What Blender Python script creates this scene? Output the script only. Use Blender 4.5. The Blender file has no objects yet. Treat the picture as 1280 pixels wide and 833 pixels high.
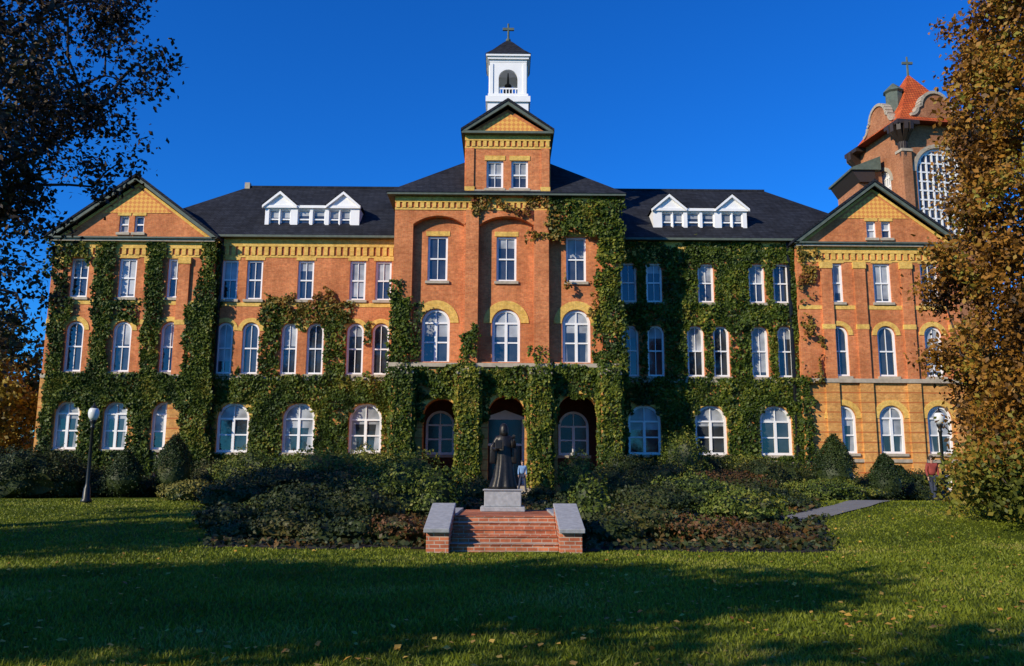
import bpy, bmesh, math, random
import numpy as np
from mathutils import Vector, Matrix, noise
from mathutils.geometry import tessellate_polygon
random.seed(7); rng=np.random.default_rng(7)
scene=bpy.context.scene
# ------------------------------------------------------------ camera
F=1060.; CX,CY=640.,416.5
CAM=Vector((0,-50,1.6))
PITCH=math.atan(178.5/F)
R=(Matrix.Rotation(-math.atan(8/F),3,'Z')@Matrix.Rotation(math.pi/2+PITCH,3,'X')@Matrix.Rotation(math.radians(.3),3,'Z'))
cd=bpy.data.cameras.new('camera'); cam=bpy.data.objects.new('camera',cd); scene.collection.objects.link(cam)
cam.matrix_world=Matrix.Translation(CAM)@R.to_4x4()
cd.sensor_width=36; cd.lens=36*F/1280; cd.clip_end=8000; cd.clip_start=.1
scene.camera=cam
scene.view_settings.view_transform='Standard'; scene.view_settings.look='None'; scene.view_settings.exposure=0
def P(px,py,Y):
    "survey helper: photo measurement on a vertical plane y=Y -> metres (x,z)"
    d=R@Vector(((px-CX)/F,(CY-py)/F,-1)); t=(Y-CAM.y)/d.y; p=CAM+d*t
    return p.x,p.z
def PXX(px,py,Y): return P(px,py,Y)[0]
def PZ(px,py,Y): return P(px,py,Y)[1]
# ------------------------------------------------------------ light
AZ=math.radians(51); EL=math.radians(26)
tosun=Vector((-math.sin(AZ)*math.cos(EL),-math.cos(AZ)*math.cos(EL),math.sin(EL)))
sl=bpy.data.lights.new('sun','SUN'); sl.energy=5.0; sl.angle=math.radians(.5); sl.color=(1,.895,.70)
so=bpy.data.objects.new('sun',sl); scene.collection.objects.link(so); so.rotation_euler=tosun.to_track_quat('Z','Y').to_euler(); so.location=(-60,-60,60)
w=bpy.data.worlds.new('World'); scene.world=w; w.use_nodes=True
nt=w.node_tree; bg=nt.nodes['Background']
sk=nt.nodes.new('ShaderNodeTexSky'); sk.sky_type='NISHITA'; sk.sun_disc=False; sk.sun_elevation=EL; sk.sun_rotation=math.radians(231)
sk.air_density=1.0; sk.dust_density=.1; sk.ozone_density=3.0; sk.altitude=500
hs=nt.nodes.new('ShaderNodeHueSaturation'); hs.inputs['Saturation'].default_value=1.25; hs.inputs['Value'].default_value=1
tn=nt.nodes.new('ShaderNodeMixRGB'); tn.blend_type='MULTIPLY'; tn.inputs[0].default_value=1; tn.inputs[2].default_value=(.20,.90,1.68,1)
nt.links.new(sk.outputs[0],hs.inputs['Color']); nt.links.new(hs.outputs[0],tn.inputs[1]); nt.links.new(tn.outputs[0],bg.inputs[0]); bg.inputs[1].default_value=.11
# ------------------------------------------------------------ materials
def newmat(name):
    m=bpy.data.materials.new(name); m.use_nodes=True; n=m.node_tree
    return m,n,n.nodes['Principled BSDF']
def L(n,a,b): n.links.new(a,b)
def noisetex(n,scale,detail=4,vec=None,rough=.6):
    t=n.nodes.new('ShaderNodeTexNoise'); t.inputs['Scale'].default_value=scale; t.inputs['Detail'].default_value=detail; t.inputs['Roughness'].default_value=rough
    if vec is None:
        tc=n.nodes.new('ShaderNodeTexCoord'); vec=tc.outputs['Object']
    L(n,vec,t.inputs['Vector']); return t
def ramp(n,fac,stops):
    r=n.nodes.new('ShaderNodeValToRGB'); e=r.color_ramp.elements
    while len(e)<len(stops): e.new(.5)
    for k,(p,c) in enumerate(stops):
        e[k].position=p; e[k].color=(*c,1)
    L(n,fac,r.inputs[0]); return r
def mixc(n,a,b,fac,typ='MIX'):
    m=n.nodes.new('ShaderNodeMixRGB'); m.blend_type=typ
    for s,v in ((m.inputs[0],fac),(m.inputs[1],a),(m.inputs[2],b)):
        if hasattr(v,'links'): L(n,v,s)
        elif isinstance(v,tuple): s.default_value=(*v,1)
        else: s.default_value=v
    return m.outputs[0]
def bump(n,b,h,strength=.3,dist=.02):
    x=n.nodes.new('ShaderNodeBump'); x.inputs['Strength'].default_value=strength; x.inputs['Distance'].default_value=dist
    L(n,h,x.inputs['Height']); L(n,x.outputs[0],b.inputs['Normal'])
def simple(name,c,rough=.7,var=.25,scale=3,metal=0,bmp=0,c2=None,spec=.5):
    m,n,b=newmat(name); t=noisetex(n,scale,5)
    c2=c2 or tuple(x*(1-var) for x in c)
    r=ramp(n,t.outputs[0],[(.3,c2),(.7,c)]); L(n,r.outputs[0],b.inputs['Base Color'])
    b.inputs['Roughness'].default_value=rough; b.inputs['Metallic'].default_value=metal; b.inputs['Specular IOR Level'].default_value=spec
    if bmp: bump(n,b,t.outputs[0],bmp,.03)
    return m
def brick(name,c1,c2,mortar,bw=.23,rh=.078,ms=.008,bands=None,bumpd=.01,stain=.6,spec=.25):
    m,n,b=newmat(name); tc=n.nodes.new('ShaderNodeTexCoord'); sp=n.nodes.new('ShaderNodeSeparateXYZ'); L(n,tc.outputs['Object'],sp.inputs[0])
    ad=n.nodes.new('ShaderNodeMath'); L(n,sp.outputs[0],ad.inputs[0]); L(n,sp.outputs[1],ad.inputs[1])
    cb=n.nodes.new('ShaderNodeCombineXYZ'); L(n,ad.outputs[0],cb.inputs[0]); L(n,sp.outputs[2],cb.inputs[1])
    bt=n.nodes.new('ShaderNodeTexBrick'); L(n,cb.outputs[0],bt.inputs['Vector']); bt.inputs['Scale'].default_value=1
    bt.inputs['Brick Width'].default_value=bw; bt.inputs['Row Height'].default_value=rh; bt.inputs['Mortar Size'].default_value=ms
    bt.inputs['Color1'].default_value=(*c1,1); bt.inputs['Color2'].default_value=(*c2,1); bt.inputs['Mortar'].default_value=(*mortar,1)
    t=noisetex(n,.45,6); r=ramp(n,t.outputs[0],[(.28,(stain,stain*.92,stain*.84)),(.58,(1,1,1))])
    col=mixc(n,bt.outputs[0],r.outputs[0],.9,'MULTIPLY')
    mp=n.nodes.new('ShaderNodeMapping'); mp.inputs['Scale'].default_value=(1.6,1.6,.18); L(n,tc.outputs['Object'],mp.inputs[0])
    t3=noisetex(n,1,4,mp.outputs[0]); r3=ramp(n,t3.outputs[0],[(.32,(.76,.73,.70)),(.55,(1,1,1))]); col=mixc(n,col,r3.outputs[0],.7,'MULTIPLY')
    t2=noisetex(n,6,3); r2=ramp(n,t2.outputs[0],[(.3,(.72,.70,.68)),(.65,(1.14,1.14,1.14))]); col=mixc(n,col,r2.outputs[0],.85,'MULTIPLY')
    if bands:
        mo=n.nodes.new('ShaderNodeMath'); mo.operation='FRACT'; dv=n.nodes.new('ShaderNodeMath'); dv.operation='DIVIDE'; dv.inputs[1].default_value=bands[0]
        L(n,sp.outputs[2],dv.inputs[0]); L(n,dv.outputs[0],mo.inputs[0])
        lt=n.nodes.new('ShaderNodeMath'); lt.operation='LESS_THAN'; lt.inputs[1].default_value=bands[1]; L(n,mo.outputs[0],lt.inputs[0])
        col=mixc(n,col,bands[2],lt.outputs[0])
    L(n,col,b.inputs['Base Color']); b.inputs['Roughness'].default_value=.88; b.inputs['Specular IOR Level'].default_value=spec
    bump(n,b,bt.outputs['Fac'],.35,-bumpd)
    return m
M={}
M['red']=brick('orange_brick',(.78,.255,.080),(.62,.165,.050),(.54,.31,.17))
M['tred']=brick('tower_brick',(.52,.21,.09),(.40,.14,.06),(.40,.25,.15))
M['dred']=brick('painted_shade_brick',(.12,.045,.02),(.09,.03,.015),(.08,.05,.04))  # porch shade put into the colour: a much darker copy of the brick
M['buff']=brick('buff_brick',(.84,.43,.11),(.70,.31,.07),(.50,.30,.15),bands=(.62,.13,(.46,.14,.04)))
M['yel']=brick('yellow_brick',(.90,.60,.14),(.82,.50,.09),(.60,.40,.17),stain=.85)
M['stepbrick']=brick('step_brick',(.62,.20,.09),(.38,.10,.045),(.48,.39,.30),stain=.6)
M['slate']=brick('slate',(.034,.038,.050),(.020,.023,.032),(.008,.009,.012),bw=.4,rh=.18,ms=.015,stain=.55,spec=.15)
M['tile']=brick('red_tile',(.80,.17,.04),(.62,.10,.025),(.2,.04,.015),bw=.3,rh=.25,ms=.03,stain=.6)
M['stone']=simple('pale_stone',(.50,.42,.31),.8,.35,4,bmp=.2)
M['grey']=simple('grey_granite',(.40,.40,.40),.75,.35,9,bmp=.15)
M['white']=simple('white_paint',(.88,.87,.85),.5,.08,2)
M['copper']=simple('weathered_copper',(.12,.15,.12),.65,.4,3,spec=.3)
M['darkwood']=simple('dark_timber',(.04,.025,.018),.6,.3,5)
M['bronze']=simple('bronze',(.03,.026,.023),.42,.5,12,metal=.5,bmp=.2)
M['iron']=simple('black_iron',(.02,.022,.022),.4,.3,6,metal=.3)
M['globe']=simple('lamp_glass',(.75,.77,.78),.25,.05,4)
M['path']=simple('paving',(.20,.195,.19),.9,.3,5,bmp=.2)
M['door']=simple('door_dark',(.04,.025,.018),.4,.3,4)
M['skin']=simple('skin',(.50,.30,.22),.6,.1,4); M['hair']=simple('hair',(.04,.025,.015),.6,.3,20)
M['bluecloth']=simple('blue_shirt',(.20,.34,.55),.8,.2,8); M['redcloth']=simple('maroon_shirt',(.30,.05,.04),.8,.2,8); M['denim']=simple('dark_trousers',(.035,.045,.08),.85,.2,9)
def diaper():
    m,n,b=newmat('diaper_brick'); tc=n.nodes.new('ShaderNodeTexCoord'); sp=n.nodes.new('ShaderNodeSeparateXYZ'); L(n,tc.outputs['Object'],sp.inputs[0])
    a=n.nodes.new('ShaderNodeMath'); L(n,sp.outputs[0],a.inputs[0]); L(n,sp.outputs[2],a.inputs[1])
    s=n.nodes.new('ShaderNodeMath'); s.operation='SUBTRACT'; L(n,sp.outputs[0],s.inputs[0]); L(n,sp.outputs[2],s.inputs[1])
    cb=n.nodes.new('ShaderNodeCombineXYZ'); L(n,a.outputs[0],cb.inputs[0]); L(n,s.outputs[0],cb.inputs[1]); cb.inputs[2].default_value=.1
    ck=n.nodes.new('ShaderNodeTexChecker'); ck.inputs['Scale'].default_value=3.6; L(n,cb.outputs[0],ck.inputs[0])
    ck.inputs[1].default_value=(.84,.44,.09,1); ck.inputs[2].default_value=(.66,.25,.06,1)
    L(n,ck.outputs[0],b.inputs['Base Color']); b.inputs['Roughness'].default_value=.85; return m
M['diaper']=diaper()
def glassm(name,c,rough,coat):
    m,n,b=newmat(name); t=noisetex(n,.8,2); r=ramp(n,t.outputs[0],[(.35,tuple(x*.4 for x in c)),(.65,c)]); L(n,r.outputs[0],b.inputs['Base Color'])
    b.inputs['Roughness'].default_value=rough; b.inputs['Coat Weight'].default_value=coat; b.inputs['Coat Roughness'].default_value=.03
    t2=noisetex(n,1.7,2); bump(n,b,t2.outputs[0],.10,.05); return m
M['glass']=glassm('window_glass',(.05,.055,.06),.06,1)
M['dglass']=glassm('porch_glass',(.015,.015,.018),.25,0)
M['blind']=glassm('window_blind',(.46,.48,.50),.5,.6)
def leafm(name,stops,rough=.55,trans=0,nsc=.5,spec=.25,gain=1.):
    m,n,b=newmat(name); g=n.nodes.new('ShaderNodeNewGeometry')
    stops=[(p,tuple(min(.9,x*gain) for x in c)) for p,c in stops]
    t=noisetex(n,nsc,2); ad=n.nodes.new('ShaderNodeMath'); ad.operation='MULTIPLY_ADD'; L(n,g.outputs['Random Per Island'],ad.inputs[0]); ad.inputs[1].default_value=.55
    mm=n.nodes.new('ShaderNodeMath'); mm.operation='MULTIPLY_ADD'; L(n,t.outputs[0],mm.inputs[0]); mm.inputs[1].default_value=1.7; mm.inputs[2].default_value=-.62
    L(n,mm.outputs[0],ad.inputs[2])
    r=ramp(n,ad.outputs[0],stops); L(n,r.outputs[0],b.inputs['Base Color']); b.inputs['Roughness'].default_value=rough
    b.inputs['Specular IOR Level'].default_value=spec
    if trans:
        tr=n.nodes.new('ShaderNodeBsdfTranslucent'); L(n,r.outputs[0],tr.inputs[0]); mx=n.nodes.new('ShaderNodeMixShader'); mx.inputs[0].default_value=trans
        L(n,b.outputs[0],mx.inputs[1]); L(n,tr.outputs[0],mx.inputs[2]); L(n,mx.outputs[0],n.nodes['Material Output'].inputs[0])
    return m
M['ivy']=leafm('ivy_leaf',[(.05,(.014,.030,.004)),(.4,(.042,.070,.007)),(.75,(.095,.125,.010)),(.98,(.20,.17,.02))])
M['ivyaut']=leafm('ivy_autumn_leaf',[(.1,(.06,.07,.010)),(.4,(.18,.14,.02)),(.7,(.26,.12,.02)),(.95,(.16,.04,.015))])
M['ivyyel']=leafm('ivy_yellowing_leaf',[(.1,(.045,.07,.007)),(.4,(.12,.14,.012)),(.8,(.22,.21,.02)),(.95,(.28,.2,.03))])
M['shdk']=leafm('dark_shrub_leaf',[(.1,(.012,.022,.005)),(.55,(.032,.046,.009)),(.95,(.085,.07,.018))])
M['shgr']=leafm('green_shrub_leaf',[(.1,(.035,.06,.007)),(.5,(.10,.13,.014)),(.95,(.22,.19,.03))])
M['shyl']=leafm('yellow_shrub_leaf',[(.1,(.08,.09,.015)),(.6,(.20,.17,.03)),(.95,(.3,.22,.05))])
M['shrd']=leafm('russet_shrub_leaf',[(.1,(.03,.022,.008)),(.4,(.07,.045,.013)),(.7,(.14,.05,.016)),(.95,(.08,.09,.016))],nsc=.8)
M['yew']=leafm('yew_leaf',[(.1,(.012,.025,.006)),(.6,(.03,.05,.010)),(.95,(.06,.08,.015))])
M['cover']=leafm('ground_cover_leaf',[(.1,(.012,.02,.006)),(.5,(.035,.05,.012)),(.75,(.08,.05,.015)),(.95,(.16,.08,.02))],nsc=.9)
M['ltree']=leafm('purple_brown_shade_leaf',[(.1,(.014,.011,.010)),(.5,(.04,.028,.018)),(.8,(.09,.052,.02)),(.95,(.05,.06,.02))])  # purple-brown leaves, their colour darkened to stand for shadow in the crown
M['rtree']=leafm('autumn_brown_leaf',[(.1,(.05,.026,.008)),(.35,(.17,.08,.014)),(.65,(.36,.16,.02)),(.95,(.22,.21,.03))],trans=.2)
M['weep']=leafm('yellow_green_leaf',[(.1,(.06,.07,.012)),(.5,(.15,.16,.02)),(.95,(.28,.19,.03))],trans=.2)
M['gtree']=leafm('green_tree_leaf',[(.1,(.02,.035,.01)),(.5,(.05,.07,.015)),(.95,(.14,.10,.02))])
M['ytree']=leafm('golden_tree_leaf',[(.1,(.08,.06,.01)),(.5,(.24,.15,.015)),(.95,(.34,.25,.03))])
M['bark']=simple('bark',(.07,.05,.04),.9,.5,6,bmp=.6)
M['litter']=leafm('fallen_leaf',[(.1,(.30,.10,.02)),(.4,(.45,.22,.03)),(.7,(.5,.33,.06)),(.95,(.2,.09,.03))],nsc=3)
M['blade']=leafm('grass_blade',[(.1,(.09,.115,.008)),(.5,(.17,.205,.013)),(.8,(.24,.26,.022)),(.95,(.34,.30,.07))],nsc=.35,trans=.3)
def lawnm():
    m,n,b=newmat('lawn'); t=noisetex(n,.35,5); r=ramp(n,t.outputs[0],[(.3,(.065,.09,.008)),(.55,(.105,.135,.012)),(.75,(.15,.16,.028))])
    t2=noisetex(n,28,4,rough=.8); r2=ramp(n,t2.outputs[0],[(.3,(.5,.5,.5)),(.7,(1.3,1.3,1.2))])
    L(n,mixc(n,r.outputs[0],r2.outputs[0],1,'MULTIPLY'),b.inputs['Base Color']); b.inputs['Roughness'].default_value=.9; b.inputs['Specular IOR Level'].default_value=.1
    bump(n,b,t2.outputs[0],.8,.06); return m
M['lawn']=lawnm()
M['mulch']=simple('mulch',(.035,.024,.016),.95,.5,9,bmp=.8)
# ------------------------------------------------------------ mesh helpers
def empty(name,loc=(0,0,0)):
    e=bpy.data.objects.new(name,None); scene.collection.objects.link(e); e.location=loc; e.empty_display_size=.5; return e
class MB:
    def __init__(s,M=None): s.v=[]; s.f=[]; s.M=M
    def add(s,vs,fs):
        o=len(s.v)
        if s.M is not None: vs=[s.M@Vector(v) for v in vs]
        s.v+=[tuple(v) for v in vs]; s.f+=[tuple(i+o for i in f) for f in fs]
    def box(s,x0,x1,y0,y1,z0,z1):
        s.add([(x0,y0,z0),(x1,y0,z0),(x1,y1,z0),(x0,y1,z0),(x0,y0,z1),(x1,y0,z1),(x1,y1,z1),(x0,y1,z1)],
              [(0,3,2,1),(4,5,6,7),(0,1,5,4),(1,2,6,5),(2,3,7,6),(3,0,4,7)])
    def prism(s,pts,y0,y1,holes=(),ax='y'):
        loops=[list(pts)]+[list(h) for h in holes]; flat=[p for l in loops for p in l]; n=len(flat)
        tr=tessellate_polygon([[Vector((p[0],p[1],0)) for p in l] for l in loops])
        g=(lambda a,b,c:(a,c,b)) if ax=='y' else (lambda a,b,c:(c,a,b))
        vs=[g(p[0],p[1],y0) for p in flat]+[g(p[0],p[1],y1) for p in flat]
        fs=[tuple(t) for t in tr]+[tuple(i+n for i in reversed(t)) for t in tr]
        o=0
        for l in loops:
            k=len(l)
            for i in range(k):
                j=(i+1)%k; fs.append((o+i,o+j,o+j+n,o+i+n))
            o+=k
        s.add(vs,fs)
    def sheet(s,pts,y):
        tr=tessellate_polygon([[Vector((p[0],p[1],0)) for p in pts]]); s.add([(p[0],y,p[1]) for p in pts],[tuple(t) for t in tr])
    def lathe(s,cx,cy,prof,n=16,ph=0):
        vs=[];fs=[]
        for r,z in prof:
            for k in range(n):
                a=2*math.pi*k/n+ph; vs.append((cx+r*math.cos(a),cy+r*math.sin(a),z))
        for i in range(len(prof)-1):
            for k in range(n):
                j=(k+1)%n; fs.append((i*n+k,i*n+j,(i+1)*n+j,(i+1)*n+k))
        fs.append(tuple(range(n))[::-1]); fs.append(tuple((len(prof)-1)*n+k for k in range(n))); s.add(vs,fs)
    def obj(s,name,mat,parent=None,smooth=False,bevel=0):
        me=bpy.data.meshes.new(name); me.from_pydata(s.v,[],s.f)
        bm=bmesh.new(); bm.from_mesh(me); bmesh.ops.recalc_face_normals(bm,faces=bm.faces); bm.to_mesh(me); bm.free()
        me.materials.append(mat); o=bpy.data.objects.new(name,me); scene.collection.objects.link(o)
        if smooth:
            for p in me.polygons: p.use_smooth=True
        if parent: o.parent=parent; o.matrix_parent_inverse=Matrix.Translation(-Vector(parent.location))
        if bevel:
            b=o.modifiers.new('b','BEVEL'); b.width=bevel; b.segments=2; b.limit_method='ANGLE'
        return o
def np_mesh(name,V,Fc,mat,parent=None):
    me=bpy.data.meshes.new(name); n,k=Fc.shape
    me.vertices.add(len(V)); me.vertices.foreach_set('co',np.ascontiguousarray(V,dtype=np.float32).ravel())
    me.loops.add(n*k); me.loops.foreach_set('vertex_index',np.ascontiguousarray(Fc,dtype=np.int32).ravel())
    me.polygons.add(n); me.polygons.foreach_set('loop_start',np.arange(0,n*k,k,dtype=np.int32))
    try: me.polygons.foreach_set('loop_total',np.full(n,k,dtype=np.int32))
    except Exception: pass
    me.update(calc_edges=True); me.materials.append(mat)
    o=bpy.data.objects.new(name,me); scene.collection.objects.link(o)
    if parent: o.parent=parent; o.matrix_parent_inverse=Matrix.Translation(-Vector(parent.location))
    return o
def nrm(a): return a/np.maximum(np.linalg.norm(a,axis=1,keepdims=True),1e-6)
def leaves(name,pts,size,mat,bias=None,spread=1.0,parent=None,aspect=.62):
    n=len(pts); d=rng.normal(size=(n,3))*spread
    if bias is not None: d=d+bias
    N=nrm(d); U=nrm(np.cross(N,rng.normal(size=(n,3)))); W=np.cross(N,U)
    s=(size*(.6+.8*rng.random((n,1))))*.5
    V=np.empty((n,4,3)); V[:,0]=pts-U*s; V[:,1]=pts+W*s*aspect+N*s*.18; V[:,2]=pts+U*s; V[:,3]=pts-W*s*aspect+N*s*.18
    return np_mesh(name,V.reshape(-1,3),np.arange(4*n).reshape(n,4),mat,parent)
# ------------------------------------------------------------ terrain
def sst(t): t=max(0,min(1,t)); return t*t*(3-2*t)
def gz(x,y):
    z=.5*sst((y+31)/14)
    if -70<y<10 and abs(x)<60:
        z+=.05*noise.noise(Vector((x*.12,y*.12,0)))+.03*noise.noise(Vector((x*.5,y*.5,4)))
        if x>9: z+=.22*sst((x-9)/5)*sst((y+29)/5)*(1-sst((y+18)/6))
    return z
def axis(lo,hi,st):
    inner=list(np.arange(lo,hi+.01,st)); out=[];v=hi;s=st
    while v<2500: s*=1.35; v+=s; out.append(v)
    neg=[];v=lo;s=st
    while v>-2500: s*=1.35; v-=s; neg.append(v)
    return neg[::-1]+inner+out
xs=axis(-30,30,.6); ys=axis(-52,6,.5)
V=np.array([(x,y,gz(x,y)) for y in ys for x in xs]); nx=len(xs)
I=np.arange(len(V)).reshape(len(ys),nx); Fc=np.stack([I[:-1,:-1],I[:-1,1:],I[1:,1:],I[1:,:-1]],-1).reshape(-1,4)
g=np_mesh('ground',V,Fc,M['lawn'])
for p in g.data.polygons: p.use_smooth=True
def inbed(x,y):
    e=.5*noise.noise(Vector((x*.6,y*.6,9)))
    if abs(x)<1.2: return y>-29.3 and y<0
    if x<-6.6: lim=-30.6+(-6.6-x)*3.2
    elif x>7.4: lim=-30.6+(x-7.4)*3.0
    else: lim=-30.9
    return y>min(lim,-8)+e
vs=[];fs=[];idx={}
def vid(i,j):
    if (i,j) not in idx:
        x=i*.35;y=j*.35; idx[(i,j)]=len(vs); vs.append((x,y,gz(x,y)+.012))
    return idx[(i,j)]
BEDC=[]
for i in range(-86,86):
    for j in range(-90,10):
        if inbed(i*.35+.17,j*.35+.17): fs.append((vid(i,j),vid(i+1,j),vid(i+1,j+1),vid(i,j+1))); BEDC.append((i*.35,j*.35))
b=MB(); b.v=vs; b.f=fs; b.obj('planting_bed_soil',M['mulch'])
# path
PATH=[(8.6,-23.4),(12,-20),(16,-14.5),(22,-9),(34,-6)]
def onpath(x,y):
    for a,c in zip(PATH[:-1],PATH[1:]):
        a=Vector(a);c=Vector(c);d=c-a;t=max(0,min(1,(Vector((x,y))-a).dot(d)/d.dot(d)))
        if (a+d*t-Vector((x,y))).length<.6: return True
    return False
b=MB(); ptl=[]
for a,c in zip(PATH[:-1],PATH[1:]):
    for k in range(12): ptl.append(Vector(a).lerp(Vector(c),k/12))
vv=[];ff=[]
for k,p in enumerate(ptl):
    d=(ptl[min(k+1,len(ptl)-1)]-ptl[max(k-1,0)]).normalized(); nn=Vector((-d.y,d.x))
    for s in (-1,-.5,0,.5,1):
        q=p+nn*s*.7; vv.append((q.x,q.y,gz(q.x,q.y)+.035))
for k in range(len(ptl)-1):
    for s in range(4): a=k*5+s; ff.append((a,a+1,a+6,a+5))
b.add(vv,ff); b.obj('footpath',M['path'])
# ground cover in the beds
pts=[]
for (bx,by) in BEDC:
    if by>-2 or (abs(bx)<1.6 and by<-24.5): continue
    m=9 if by<-18 else 4
    for _ in range(m):
        x=bx+random.random()*.35;y=by+random.random()*.35
        if onpath(x,y): continue
        hgt=.05+.16*random.random()*max(0,.6+noise.noise(Vector((x*.9,y*.9,3))))
        pts.append((x,y,gz(x,y)+hgt))
leaves('ground_cover_plants',np.array(pts),.15,M['cover'],bias=np.array([0,-.2,1.]),spread=.8,aspect=.75)
# grass blades
n=210000
d=6.0*np.exp(rng.random(n)*math.log(38/6.0)); x=(rng.random(n)*2-1)*d*.8; y=-50+d
keep=np.array([not inbed(a,b_) and not (a*a<4.2 and b_>-31.6) and not onpath(a,b_) for a,b_ in zip(x,y)])
x=x[keep];y=y[keep];d=d[keep];n=len(x); z=np.array([gz(a,b_) for a,b_ in zip(x,y)])
ang=rng.random(n)*6.283; wd=(.0011*d+.002)*(.7+.6*rng.random(n)); h=(.028+.032*rng.random(n)**1.5)*(1+d*.006)
ln=rng.normal(size=(n,2))*.028
V=np.empty((n,3,3)); V[:,0]=np.stack([x-np.cos(ang)*wd,y-np.sin(ang)*wd,z-.01],1); V[:,1]=np.stack([x+np.cos(ang)*wd,y+np.sin(ang)*wd,z-.01],1)
V[:,2]=np.stack([x+ln[:,0],y+ln[:,1],z+h],1)
np_mesh('grass',V.reshape(-1,3),np.arange(3*n).reshape(n,3),M['blade'])
# fallen leaves
n=1800; d=7*np.exp(rng.random(n)*math.log(30/7)); x=(rng.random(n)*2-1)*d*.7; y=-50+d
cl=np.array([noise.noise(Vector((a*.25,b_*.25,2)))+.25*(a/8)+.5*random.random() for a,b_ in zip(x,y)]); k=cl>.10; x=x[k];y=y[k]
z=np.array([gz(a,b_)+.05 for a,b_ in zip(x,y)])
leaves('fallen_leaves',np.stack([x,y,z],1),.07,M['litter'],bias=np.array([0,0,2.2]),spread=.6,aspect=.8)
# ------------------------------------------------------------ window kit
WINS=[]
def outl(cx,w,z0,z1,kind,i=0.):
    x0=cx-w/2+i;x1=cx+w/2-i;z0=z0+i;z1=z1-i
    if kind=='rect': return [(x0,z0),(x1,z0),(x1,z1),(x0,z1)]
    r=(x1-x0)/2; zs=z1-r; z0=min(z0,zs-.01)
    return [(x0,z0),(x1,z0)]+[(cx+r*math.cos(math.pi*k/16),zs+r*math.sin(math.pi*k/16)) for k in range(17)]
class Kit:
    def __init__(s): s.frame=MB();s.glass=MB();s.blind=MB();s.sill=MB();s.vous=MB()
K=Kit(); KP=Kit()
def window(cx,w,z0,z1,y,kind='rect',dbl=False,vous=.3,sill=True,K=K,fr=.125,blind=None,muntin=True):
    WINS.append((cx-w/2,cx+w/2,z0,z1,y))
    yf=y+.12
    K.frame.prism(outl(cx,w,z0,z1,kind,-.02),yf,yf+.12,[outl(cx,w,z0,z1,kind,fr)])
    zs=z1-(w/2 if kind=='arch' else 0); zm=z0+(zs-z0)*(.5 if kind=='rect' else .52)
    if kind=='arch' and not dbl: zm=z0+(z1-z0)*.5
    x0=cx-w/2+fr;x1=cx+w/2-fr
    if dbl:
        K.frame.box(cx-.085,cx+.085,yf+.005,yf+.10,z0+fr-.02,zs+.0)
        K.frame.box(x0-.02,x1+.02,yf+.01,yf+.095,zs-.06,zs+.05)
        for a,c in ((x0,cx-.085),(cx+.085,x1)):
            K.frame.box(a-.01,c+.01,yf+.03,yf+.085,zm-.045,zm+.045)
        K.frame.box(cx-.03,cx+.03,yf+.02,yf+.09,zs+.04,z1-fr+.02)
    else:
        K.frame.box(x0-.02,x1+.02,yf+.01,yf+.095,zm-.045,zm+.045)
        if muntin: K.frame.box(cx-.02,cx+.02,yf+.03,yf+.08,z0+fr-.01,z1-fr+.01)
    K.glass.sheet(outl(cx,w,z0,z1,kind,.03),yf+.102)
    f=(random.choice([.36,.42,.42,.5,.6]) if dbl else random.choice([0,0,.25,.45,.5,.5,.75,.9])) if blind is None else blind
    if f>0:
        zb=z1-(z1-z0)*f
        if kind=='arch': zb=min(zb,zs-.05)
        K.blind.sheet(outl(cx,w-.06,zb,z1-.03,kind),yf+.094)
        if dbl and random.random()<.5:
            cw_=w*.13*(.6+random.random()); K.blind.sheet([(x0-.02,z0+.05),(x0+cw_,z0+.05),(x0+cw_*.6,zb),(x0-.02,zb)],yf+.095); K.blind.sheet([(x1+.02,z0+.05),(x1-cw_,z0+.05),(x1-cw_*.6,zb),(x1+.02,zb)],yf+.095)
    if sill: K.sill.box(cx-w/2-.12,cx+w/2+.12,y-.12,y+.13,z0-.17,z0-.003)
    if vous and kind=='arch':
        ri=w/2+.03;ro=ri+vous; o=[(cx+ro*math.cos(math.pi*k/18),zs+ro*math.sin(math.pi*k/18)) for k in range(19)]+[(cx+ri*math.cos(math.pi*k/18),zs+ri*math.sin(math.pi*k/18)) for k in range(18,-1,-1)]
        K.vous.prism(o,y-.045,y+.06)
    elif vous: K.vous.box(cx-w/2-.12,cx+w/2+.12,y-.035,y+.12,z1+.004,z1+.004+vous)
    return outl(cx,w,z0,z1,kind)
BLD=empty('ivy_clad_brick_college')
red=MB();buff=MB();yel=MB();slate=MB();cop=MB();stone=MB();white=MB();dia=MB();pipe=MB();dred=MB()
YC=0.;YR=.42;YW=2.9;YM=3.5
def frieze(x0,x1,y,z0,z1,step=.42):
    h=z1-z0
    yel.box(x0,x1,y-.10,y+.1,z0+h*.55,z1)
    yel.box(x0,x1,y-.04,y+.1,z0-.08,z0+.06)
    n=max(1,int((x1-x0)/step)); st=(x1-x0)/n
    for k in range(n):
        c=x0+(k+.5)*st; yel.box(c-st*.30,c+st*.30,y-.085,y+.1,z0+.065,z0+h*.545)
zMe=PZ(380,299,YM); 
r3=(PZ(382,375,YM),PZ(382,326,YM)); r2=(PZ(377,468,YM),PZ(377,404,YM)); r1=(PZ(373,566,YM),PZ(373,504,YM))
zstr=PZ(377,474,YM)
XP_in=PXX(261,420,YW); XP_out=PXX(58,420,YW)
pin=abs(XP_in); pout=abs(XP_out)
L3=[(277,297),(308,328),(372,392),(437,457),(469,489)]
L2=[(270,290),(302,323),(351,371),(383,404),(433,454),(465,486)]
L1=[(271,311),(353,393),(436,477)]
def meas(l,py,Y): return [((PXX(a,py,Y)+PXX(b,py,Y))/2,abs(PXX(b,py,Y)-PXX(a,py,Y))) for a,b in l]
W3=meas(L3,350,YM);W2=meas(L2,436,YM);W1=meas(L1,535,YM)
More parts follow.
